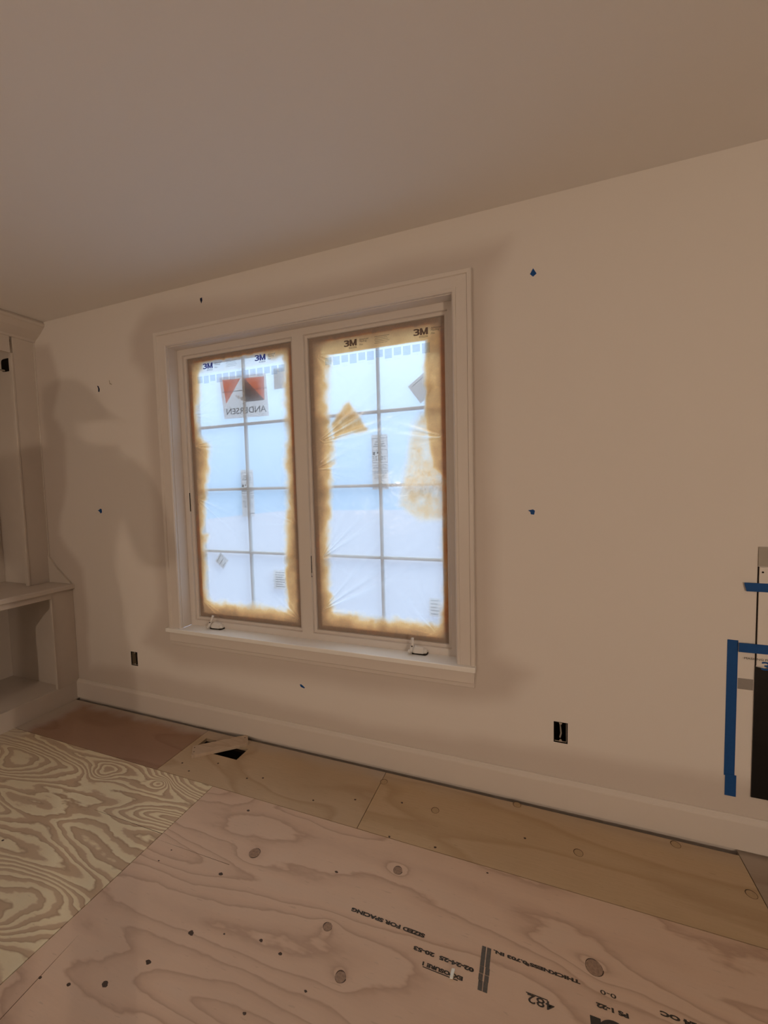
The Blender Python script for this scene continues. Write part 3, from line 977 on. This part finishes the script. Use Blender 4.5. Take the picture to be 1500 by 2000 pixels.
small_sticker(1.263, 1.054, .074, .080, .9, M['greypaper'], 'small tilted pale sticker low on the left casement glass', 3)
small_sticker(1.755, 2.165, .075, .120, .0, M['greypaper'], 'grey sticker at the top right corner of the left casement', 1)
small_sticker(1.712, .955, .105, .120, .0, M['paper'], 'square white text sticker at lower right of the left casement', 7)
small_sticker(2.675, .860, .060, .100, .0, M['paper'], 'faint text sticker at the lower right corner of the right casement', 5)
small_sticker(2.628, 2.018, .110, .115, .62, M['greypaper'], 'tilted grey sticker at upper right of the right casement', 1)
small_sticker(2.690, 2.235, .085, .090, .0, M['greypaper'], 'grey square sticker at the top right corner of the right casement', 0)

# ------------------------------------------------------------------ outlet boxes


def outlet(rect, name, label, mat_in, closed):
    x0, x1, z0, z1 = rect
    root = setp(empty(name, ((x0 + x1) / 2, .0, z0)), label, 'outlet box', 'uncovered outlet boxes')
    t = .003; D = .062
    bx = MB()
    bx.box(x0 + .0015, x0 + t + .0015, .003, D, z0 + .0015, z1 - .0015).box(x1 - t - .0015, x1 - .0015, .003, D, z0 + .0015, z1 - .0015)
    bx.box(x0 + .0015, x1 - .0015, .003, D, z0 + .0015, z0 + .0015 + t).box(x0 + .0015, x1 - .0015, .003, D, z1 - t - .0015, z1 - .0015)
    bx.box(x0 - .002, x1 + .002, D, D + .004, z0 - .002, z1 + .002)
    box = build('box', bx, mat_in, root)
    rim = MB()
    for q in ((x0, x0 + .0015, z0, z1), (x1 - .0015, x1, z0, z1), (x0, x1, z0, z0 + .0015), (x0, x1, z1 - .0015, z1)):
        rim.box(q[0], q[1], -.0002, D, q[2], q[3])
    build('cut_edge', rim, M['boxdark'], root)
    xm = (x0 + x1) / 2
    for z, sg in ((z0 + .003, 1), (z1 - .003, -1)):
        pts = [(xm + .0065 * math.cos(a), z + sg * .011 * math.sin(a)) for a in [math.pi * k / 10 for k in range(11)]]
        build('screw_tab', MB().prism(pts, 'y', .003, .008), M['boxrim'], box)
    lip = MB().box(x1 - .0062, x1 - .0045, .0025, .006, z0 + .004, z1 - .004).box(x0 + .004, x1 - .0045, .0025, .006, z0 + .0045, z0 + .0065)
    build('box_lip', lip, M['boxrim'], box)
    if closed:
        build('cover_plate', MB().prism([(x0 + .002, z0 + .006), (x0 + .038, z0 + .004), (x0 + .040, z0 + .02), (x0 + .036, z1 - .006), (x0 + .002, z1 - .003)], 'y', .004, .010), M['kraft'], root)
    else:
        build('cable', MB().tube([(xm, .058, z0 + .075), (xm + .001, .040, z0 + .055), (xm + .003, .028, z0 + .03), (xm - .002, .022, z0 + .012)], .0035, 8), M['boxrim'], root)
    return root


outlet(OUT_R, 'outlet_box', 'open dark outlet box in the wall right of the window', M['boxdark'], False)
outlet(OUT_L, 'outlet_box', 'outlet box with brown cover plate in the wall left of the window', M['boxdark'], True)

# ------------------------------------------------------------------ tape scraps on the wall


def scrap(pts, label, mat):
    o = build('tape_scrap', MB().prism(pts, 'y', -.0016, -.0002), mat)
    return setp(o, label, 'tape', 'blue tape scraps on the wall')


scrap([(3.172, 2.446), (3.159, 2.424), (3.172, 2.411), (3.186, 2.422)], 'kite shaped blue tape scrap high on the wall right of the window', M['bluetape'])
scrap([(3.148, 1.386), (3.158, 1.379), (3.160, 1.368), (3.174, 1.366), (3.178, 1.384), (3.170, 1.390)][::-1], 'torn blue tape scrap at mid height right of the window', M['bluetape'])
scrap([(.322, 1.395), (.338, 1.397), (.345, 1.405), (.360, 1.402), (.362, 1.380), (.348, 1.372), (.340, 1.384)], 'torn blue tape scrap at mid height left of the window', M['bluetape'])
scrap([(.396, 2.240), (.408, 2.236), (.418, 2.215), (.414, 2.196), (.404, 2.198), (.406, 2.220)], 'curved dark blue tape scrap high on the wall left of the window', M['navytape'])
scrap([(1.905, .385), (1.915, .387), (1.938, .372), (1.935, .366), (1.912, .372)], 'small blue tape scrap under the window apron', M['bluetape'])
scrap([(1.318, 2.650), (1.332, 2.652), (1.333, 2.636), (1.325, 2.620), (1.318, 2.638)], 'dark tape scrap above the window by the ceiling', M['navytape'])
nl = MB().tube([(.534, .0, 2.234), (.534, -.012, 2.236)], .0025, 8).tube([(.530, -.012, 2.258), (.532, -.0125, 2.242), (.536, -.014, 2.232), (.543, -.013, 2.236)], .0014, 6)
setp(build('wall_hook', nl, M['boxrim']), 'tiny bent hook in the wall beside the upper left tape scrap', 'hook')

# ------------------------------------------------------------------ built-in bookcase and cabinet on the left
CY0 = -2.50          # far (camera side) end of the built-in
base = setp(empty('base_cabinet', (-.28, -1.25, 0)), 'open fronted primed base cabinet in the left corner', 'cabinet')
CT = .858
build('toe_rail', MB().box(-.02, 0, CY0, -.001, 0.0, .128), M['cabinet'], base, .0015)
build('top_rail', MB().box(-.02, 0, CY0 + .14, -.14, .782, .822), M['cabinet'], base, .0015)
build('stile', MB().box(-.021, 0.0, -.140, -.001, .128, .822), M['cabinet'], base, .0015)
build('stile', MB().box(-.021, 0.0, -1.32, -1.18, .128, .782), M['cabinet'], base, .0015)
build('stile', MB().box(-.021, 0.0, CY0, CY0 + .14, .128, .822), M['cabinet'], base, .0015)
build('bead', MB().box(-.016, .005, -.1475, -.1405, .130, .780), M['cabinet'], base, .002)
build('side_panel', MB().box(-.60, -.021, -.100, -.082, .0, .822), M['cabinet'], base)
build('side_panel', MB().box(-.60, -.021, CY0 + .08, CY0 + .10, .0, .822), M['cabinet'], base)
build('divider', MB().box(-.60, -.021, -1.26, -1.24, .14, .822), M['cabinet'], base)
build('bottom_panel', MB().box(-.60, -.021, CY0 + .1, -.100, .110, .128), M['cabinet'], base)
build('back_panel', MB().box(-.612, -.600, CY0 + .1, -.082, .0, .822), M['cabinet'], base)
ctop = MB().prism([(-.61, .823), (.020, .823), (.024, .828), (.024, .850), (.018, CT), (-.61, CT)], 'y', CY0, -.0005)
setp(build('cabinet_countertop', ctop, M['cabinet']), 'primed countertop ledge on the base cabinet', 'countertop')
UX = -.232
up = setp(empty('upper_bookcase', (-.42, -1.25, CT)), 'tall primed bookcase standing on the corner countertop', 'bookcase')
build('stile', MB().box(UX - .02, UX, -.135, -.001, CT + .001, 2.62), M['cabinet'], up, .0015)
build('bead', MB().box(UX - .030, UX + .003, -.150, -.136, CT + .001, 2.50), M['cabinet'], up, .003)
build('stile', MB().box(UX - .02, UX, -1.32, -1.18, CT + .001, 2.50), M['cabinet'], up, .0015)
build('stile', MB().box(UX - .02, UX, CY0, CY0 + .14, CT + .001, 2.62), M['cabinet'], up, .0015)
build('top_rail', MB().box(UX - .02, UX, CY0 + .14, -.1505, 2.50, 2.62), M['cabinet'], up, .0015)
side_up = build('side_panel', MB().box(-.60, UX - .021, -.100, -.082, CT + .001, 2.62), M['cabinet'], up)
build('side_panel', MB().box(-.60, UX - .021, CY0 + .08, CY0 + .10, CT + .001, 2.62), M['cabinet'], up)
build('divider', MB().box(-.60, UX - .021, -1.26, -1.24, CT + .001, 2.62), M['cabinet'], up)
build('back_panel', MB().box(-.612, -.600, CY0 + .1, -.082, CT + .001, 2.62), M['cabinet'], up)
build('top_panel', MB().box(-.60, UX - .021, CY0 + .1, -.100, 2.60, 2.62), M['cabinet'], up)
for z in (1.36, 1.90):
    build('shelf', MB().box(-.60, -.33, CY0 + .1, -1.26, z, z + .022), M['cabinet'], up)
build('sloped_bracket', MB().prism([(UX, CT + .001), (.002, CT + .001), (-.010, CT + .012), (-.060, .905), (-.13, .955), (-.195, 1.02), (UX + .012, 1.05), (UX, 1.06)], 'y', -.014, -.001), M['cabinet'], up, .001)
build('caulk_bead', MB().box(UX + .0005, UX + .006, -.008, -.0005, 1.05, 2.615), M['trim'], up)
cut = [(-.365 + .075 * (1 if math.cos(a) > 0 else -1) * min(1, abs(math.cos(a)) ** .4), 2.447 + .046 * (1 if math.sin(a) > 0 else -1) * min(1, abs(math.sin(a)) ** .4)) for a in [2 * math.pi * (k + .5) / 24 for k in range(24)]]
build('dark_recess_plate', MB().prism(cut, 'y', -.1015, -.1001), M['dark'], side_up)  # flat dark plate, shade of a recess put into its colour
wire = MB().tube([(-.40, -.104, 2.41), (-.40, -.16, 2.405), (-.36, -.19, 2.43), (-.33, -.215, 2.415), (-.335, -.24, 2.395), (-.37, -.235, 2.40)], .006, 8)
setp(build('wire_end', wire, M['boxrim']), 'curl of pale cable hanging inside the top of the bookcase', 'cable')
cr = [(UX, 2.610), (UX + .012, 2.612), (UX + .020, 2.625), (UX + .045, 2.640), (UX + .085, 2.668), (UX + .118, 2.700), (UX + .128, 2.706), (UX + .132, 2.722), (UX + .120, 2.7395), (UX, 2.7395)]
setp(build('trim_4', MB().prism(cr, 'y', CY0, -.0005), M['cabinet']), 'crown moulding joining the bookcase to the ceiling', kind='structure')

# ------------------------------------------------------------------ scrap board over the register hole
th = math.atan2(.197, .235)
bd = setp(empty('scrap_board', (1.445, -.14, 0)), 'short scrap of board lying skewed across the floor register hole', 'board')
u = Vector((math.cos(th), math.sin(th), 0)); w = Vector((math.sin(th), -math.cos(th), 0))
o0 = Vector((1.292, -.206, 0))
def BP(a, b): p = o0 + u * a + w * b; return (p.x, p.y)
plank = build('plank', MB().prism([BP(0, 0), BP(0, .094), BP(.292, .094), BP(.307, .080), BP(.307, 0)], 'z', .0005, .0185), M['board'], bd, .0012)
for a, b in ((.012, .02), (.012, .06), (.29, .03)):
    p = BP(a, b)
    build('nail_head', MB().disc(p, .0035, .0035, .0182, .0190, 8), M['knotdark'], plank)

cp = MB().prism([(2.9355, -.798), (2.9455, -.796), (2.9435, -.822), (2.9345, -.824)], 'z', .0008, .007)
setp(build('plastic_strip', cp, M['whiteplastic'], bevel=.0008), 'small white plastic strip lying on the plywood stamp', 'strip')

# ------------------------------------------------------------------ masked fireplace at the right edge
fp = setp(empty('fireplace_front', (4.6, 0, .22)), 'masked fireplace front with black opening at the right edge', 'fireplace')
build('surround_board', MB().box(3.990, 5.25, -.006, -.0003, .776, 1.165), M['wall_plain'], fp)
build('edge_gap', MB().box(3.9862, 3.9893, -.0022, -.0003, .235, 1.166), M['dark'], fp)
bp = MB()
ys = [(-.004 - .0035 * math.sin(k * 1.7)) for k in range(14)]
pts = [(3.986, .236)] + [(5.25, .236)] + [(5.25, .770)] + [(5.25 - 1.264 * k / 22, .768 + .008 * math.sin(k * 2.3)) for k in range(1, 23)]
build('black_opening_cover', MB().prism(pts, 'y', -.005, -.0004), M['fpblack'] if 'fpblack' in M else M.setdefault('fpblack', plain('black_plastic_sheet', (0.006, 0.006, 0.007), .28, 0, .3, 40, .5)), fp)
build('cable_hole', MB().tube([(4.0, -.0063, 1.145), (4.0, -.0068, 1.145)], .0035, 10), M['dark'], fp)
setp(build('filler_board', MB().box(3.9865, 5.25, -.005, -.0003, 1.168, 1.243), M['greyboard'] if 'greyboard' in M else M.setdefault('greyboard', plain('grey_filler_board', (0.40, 0.36, 0.31), .7, 0, .06, 14, .05))), 'greyish filler strip above the fireplace surround board', 'board')


def tape(x0, x1, z0, z1, y, label, jag=0):
    if jag == 1:
        pts = [(x0 + .008, z0), (x1, z0), (x1, z1), (x0, z1), (x0 + .002, z1 - .012), (x0 + .006, z0 + .01)]
    else:
        pts = [(x0, z0), (x1, z0), (x1, z1), (x0, z1 + .001)]
    return setp(build('painters_tape', MB().prism(pts, 'y', y - .0006, y), M['bluetape']), label, 'tape', 'blue tape round the fireplace')


tape(3.897, 3.932, .306, .868, -.0004, 'long vertical strip of blue painters tape beside the fireplace')
tape(3.901, 3.938, .222, .312, -.0011, 'short blue tape piece at the foot of the vertical strip')
tape(3.932, 5.25, .824, .860, -.0064, 'horizontal blue painters tape across the top of the fireplace')
tape(3.943, 5.25, 1.068, 1.102, -.0064, 'short torn blue tape strip above the fireplace tape', 1)
setp(build('clear_tape', MB().box(3.934, 3.983, -.0008, -.0002, .672, .716), M['cleartape']), 'greyish clear tape piece next to the black fireplace opening', 'tape')
V, F, w_, h_ = text_mb('MASKING FILM', .012, 0)
build('printed_lettering', MB().add([(3.950 + vx * 1.2, -.0068, .797 + vy) for vx, vy in V], F), M['stamp'], fp)
V, F, w_, h_ = text_mb('3', .05, .0012)
build('printed_logo', bold_m(MB().add([(4.004 + vx * .033 / w_, -.0068, .760 + vy * .034 / h_) for vx, vy in V], F), 4.040, .042, .034, .760, -.0068), M['bluetape'], fp)

# ------------------------------------------------------------------ light sources behind the camera


def point_light(name, loc, watts, radius, parent, kind='POINT'):
    ld = bpy.data.lights.new(name, kind)
    ld.energy = watts
    ld.color = WARM
    ld.shadow_soft_size = radius
    lo = bpy.data.objects.new(name, ld)
    COL.objects.link(lo)
    lo.parent = parent
    lo.location = Vector(loc) - Vector(parent['_o'])
    return lo


def emission(name, c, s):
    t = NT(name)
    return t.done(t.n('ShaderNodeEmission', {0: c, 1: s}).outputs[0])


wx, wy, wz = WORK_LIGHT_POS
dirw = Vector((CAM_POS[0] - wx, CAM_POS[1] - wy, 0)).normalized()
sx = Vector((-dirw.y, dirw.x, 0))
wl = setp(empty('work_light', (wx, wy, 0)), 'black tripod work light standing behind the camera', 'work light')
for k in range(3):
    a = 2 * math.pi * k / 3 + .4
    build('leg', MB().tube([(wx, wy, .55), (wx + .42 * math.cos(a), wy + .42 * math.sin(a), .01)], .011, 8), M['black'], wl)
build('pole', MB().tube([(wx, wy, .30), (wx, wy, 1.10)], .013, 10), M['black'], wl)
hc = Vector((wx, wy, wz)) - dirw * .12
def hp(a, b, c): p = hc + sx * a + dirw * b; return (p.x, p.y, p.z + c)
hv = [hp(-.11, 0, -.08), hp(.11, 0, -.08), hp(.11, 0, .08), hp(-.11, 0, .08), hp(-.07, -.07, -.05), hp(.07, -.07, -.05), hp(.07, -.07, .05), hp(-.07, -.07, .05)]
housing = build('lamp_housing', MB().add(hv, [(3, 2, 1, 0), (4, 5, 6, 7), (0, 1, 5, 4), (1, 2, 6, 5), (2, 3, 7, 6), (3, 0, 4, 7)]), M['black'], wl)
build('lamp_lens', MB().add([hp(-.10, .002, -.07), hp(.10, .002, -.07), hp(.10, .002, .07), hp(-.10, .002, .07), hp(-.10, .006, -.07), hp(.10, .006, -.07), hp(.10, .006, .07), hp(-.10, .006, .07)],
                            [(0, 1, 2, 3), (4, 7, 6, 5), (0, 4, 5, 1), (1, 5, 6, 2), (2, 6, 7, 3), (3, 7, 4, 0)]), emission('lamp_glow', (1, .75, .5), 4), housing)
build('yoke', MB().tube([(wx, wy, 1.08), hp(0, -.03, -.10)], .010, 8), M['black'], wl)
wlo = point_light('work_light_bulb', (wx, wy, wz), WORK_LIGHT_W, .025, wl, 'SPOT')
wlo.data.spot_size = math.radians(150)
wlo.data.spot_blend = 1.0
wlo.rotation_euler = Vector((2.6 - wx, 0 - wy, 2.45 - wz)).to_track_quat('-Z', 'Y').to_euler()

cx, cy, cz = FILL_LIGHT_POS  # unseen bulb added to fill the room and lift the ceiling and left side
cl = setp(empty('added_fill_bulb', (cx, cy, cz - .06)), 'added fill bulb on a cord, unseen behind the camera', 'lamp')
build('ceiling_hook', MB().tube([(cx, cy, H - .001), (cx, cy, H - .03)], [.03, .012], 14), M['whiteplastic'], cl)
build('cord', MB().tube([(cx, cy, H - .03), (cx + .01, cy, H - .5), (cx, cy, cz + .09)], .005, 8), M['black'], cl)
build('socket', MB().tube([(cx, cy, cz + .09), (cx, cy, cz + .03)], [.016, .02], 14), M['black'], cl)
bm_ = bmesh.new(); bmesh.ops.create_uvsphere(bm_, u_segments=16, v_segments=10, radius=.03)
mbs = MB(); mbs.v = [(v.co.x + cx, v.co.y + cy, v.co.z + cz) for v in bm_.verts]; mbs.f = [tuple(v.index for v in f.verts) for f in bm_.faces]; bm_.free()
build('bulb_glass', mbs, M['glass'], cl, smooth=True)
point_light('fill_light', (cx, cy, cz), FILL_LIGHT_W, .02, cl)

# ------------------------------------------------------------------ photographer behind the camera (casts the shadow on the left wall)


def photographer():
    hx, hy, hz = 3.157, -2.22, 1.60
    F_ = Vector((-.35, .937, 0)); R_ = Vector((.937, .35, 0))
    def P(r, f, z): q = Vector((hx, hy, 0)) + R_ * r + F_ * f; return (q.x, q.y, z)
    J = {'pel': P(0, -.06, .92), 'bel': P(0, -.06, 1.08), 'che': P(0, -.07, 1.28), 'nb': P(0, -.06, 1.42), 'neck': P(0, -.03, 1.50), 'head': P(0, 0, 1.615), 'top': P(0, .0, 1.725)}
    rad = {'pel': (.165, .12), 'bel': (.165, .11), 'che': (.175, .12), 'nb': (.11, .085), 'neck': (.052, .055), 'head': (.092, .105), 'top': (.070, .08)}
    E_ = [('pel', 'bel'), ('bel', 'che'), ('che', 'nb'), ('nb', 'neck'), ('neck', 'head'), ('head', 'top')]
    for s, nm in ((-1, 'l'), (1, 'r')):
        J['sh' + nm] = P(.215 * s, -.07, 1.415); rad['sh' + nm] = (.072, .072)
        J['el' + nm] = P(.245 * s, .02, 1.15); rad['el' + nm] = (.060, .060)
        J['wr' + nm] = P(.11 * s, .12, 1.37); rad['wr' + nm] = (.030, .028)
        J['pa' + nm] = P(.085 * s, .135, 1.44); rad['pa' + nm] = (.034, .022)
        J['hp' + nm] = P(.09 * s, -.06, .88); rad['hp' + nm] = (.095, .095)
        J['kn' + nm] = P(.11 * s, -.03, .48); rad['kn' + nm] = (.060, .062)
        J['an' + nm] = P(.12 * s, -.07, .09); rad['an' + nm] = (.042, .045)
        J['to' + nm] = P(.14 * s, .10, .04); rad['to' + nm] = (.042, .035)
        E_ += [('nb', 'sh' + nm), ('sh' + nm, 'el' + nm), ('el' + nm, 'wr' + nm), ('wr' + nm, 'pa' + nm), ('pel', 'hp' + nm), ('hp' + nm, 'kn' + nm), ('kn' + nm, 'an' + nm), ('an' + nm, 'to' + nm)]
        for k in range(4):
            a = 'f%d%s' % (k, nm); b = 'g%d%s' % (k, nm)
            J[a] = P((.074 - .012 * (k == 3)) * s, .150, 1.475 - .022 * k); rad[a] = (.009, .009)
            J[b] = P((.030 + .006 * abs(k - 1)) * s, .163, 1.478 - .022 * k); rad[b] = (.008, .008)
            E_ += [('pa' + nm, a), (a, b)]
        J['th' + nm] = P(.055 * s, .118, 1.43); rad['th' + nm] = (.010, .010)
        J['ti' + nm] = P(.025 * s, .115, 1.455); rad['ti' + nm] = (.009, .009)
        E_ += [('pa' + nm, 'th' + nm), ('th' + nm, 'ti' + nm)]
    names = list(J)
    me = bpy.data.meshes.new('person')
    org = Vector((hx, hy, 0))
    me.from_pydata([Vector(J[k]) - org for k in names], [(names.index(a), names.index(b)) for a, b in E_], [])
    o = bpy.data.objects.new('person', me)
    COL.objects.link(o)
    o.location = org
    sk = o.modifiers.new('skin', 'SKIN')
    sd_ = me.skin_vertices[0].data if me.skin_vertices else None
    if sd_ is None:
        bm = bmesh.new(); bm.from_mesh(me); bm.verts.layers.skin.verify(); bm.to_mesh(me); bm.free()
        sd_ = me.skin_vertices[0].data
    for i, k in enumerate(names):
        sd_[i].radius = rad[k]
        sd_[i].use_root = (k == 'pel')
    su = o.modifiers.new('sub', 'SUBSURF'); su.levels = 2; su.render_levels = 2
    me.materials.append(plain('grey_work_clothes', (0.10, 0.10, 0.11), .8, 0, .15, 20, .1))
    setp(o, 'person in grey work clothes standing behind the camera holding a phone', 'person')
    o['_o'] = [hx, hy, 0]
    ph = MB()
    pc = [P(-.04, .172, 1.385), P(.04, .172, 1.385), P(.04, .172, 1.53), P(-.04, .172, 1.53)]
    ph.add(pc + [P(-.04, .180, 1.385), P(.04, .180, 1.385), P(.04, .180, 1.53), P(-.04, .180, 1.53)], [(0, 1, 2, 3), (4, 7, 6, 5), (0, 4, 5, 1), (1, 5, 6, 2), (2, 6, 7, 3), (3, 7, 4, 0)])
    setp(build('phone', ph, M['black']), 'black phone held up in front of the photographer', 'phone')


photographer()

# ------------------------------------------------------------------ outdoors
setp(build('ground', MB().box(-25, 30, .3, 40, -1.2, -1.0), M['ground']), 'pale open ground outside the window', kind='structure')

for o in bpy.data.objects:
    if '_o' in o:
        del o['_o']
scene.cycles.use_denoising = True
scene.cycles.max_bounces = 7
scene.cycles.diffuse_bounces = 4
scene.cycles.glossy_bounces = 2
scene.cycles.use_adaptive_sampling = True
scene.cycles.adaptive_threshold = 0.1
scene.cycles.adaptive_min_samples = 16
scene.cycles.caustics_reflective = False
scene.cycles.caustics_refractive = False
scene.cycles.transparent_max_bounces = 16
scene.cycles.sample_clamp_indirect = 6
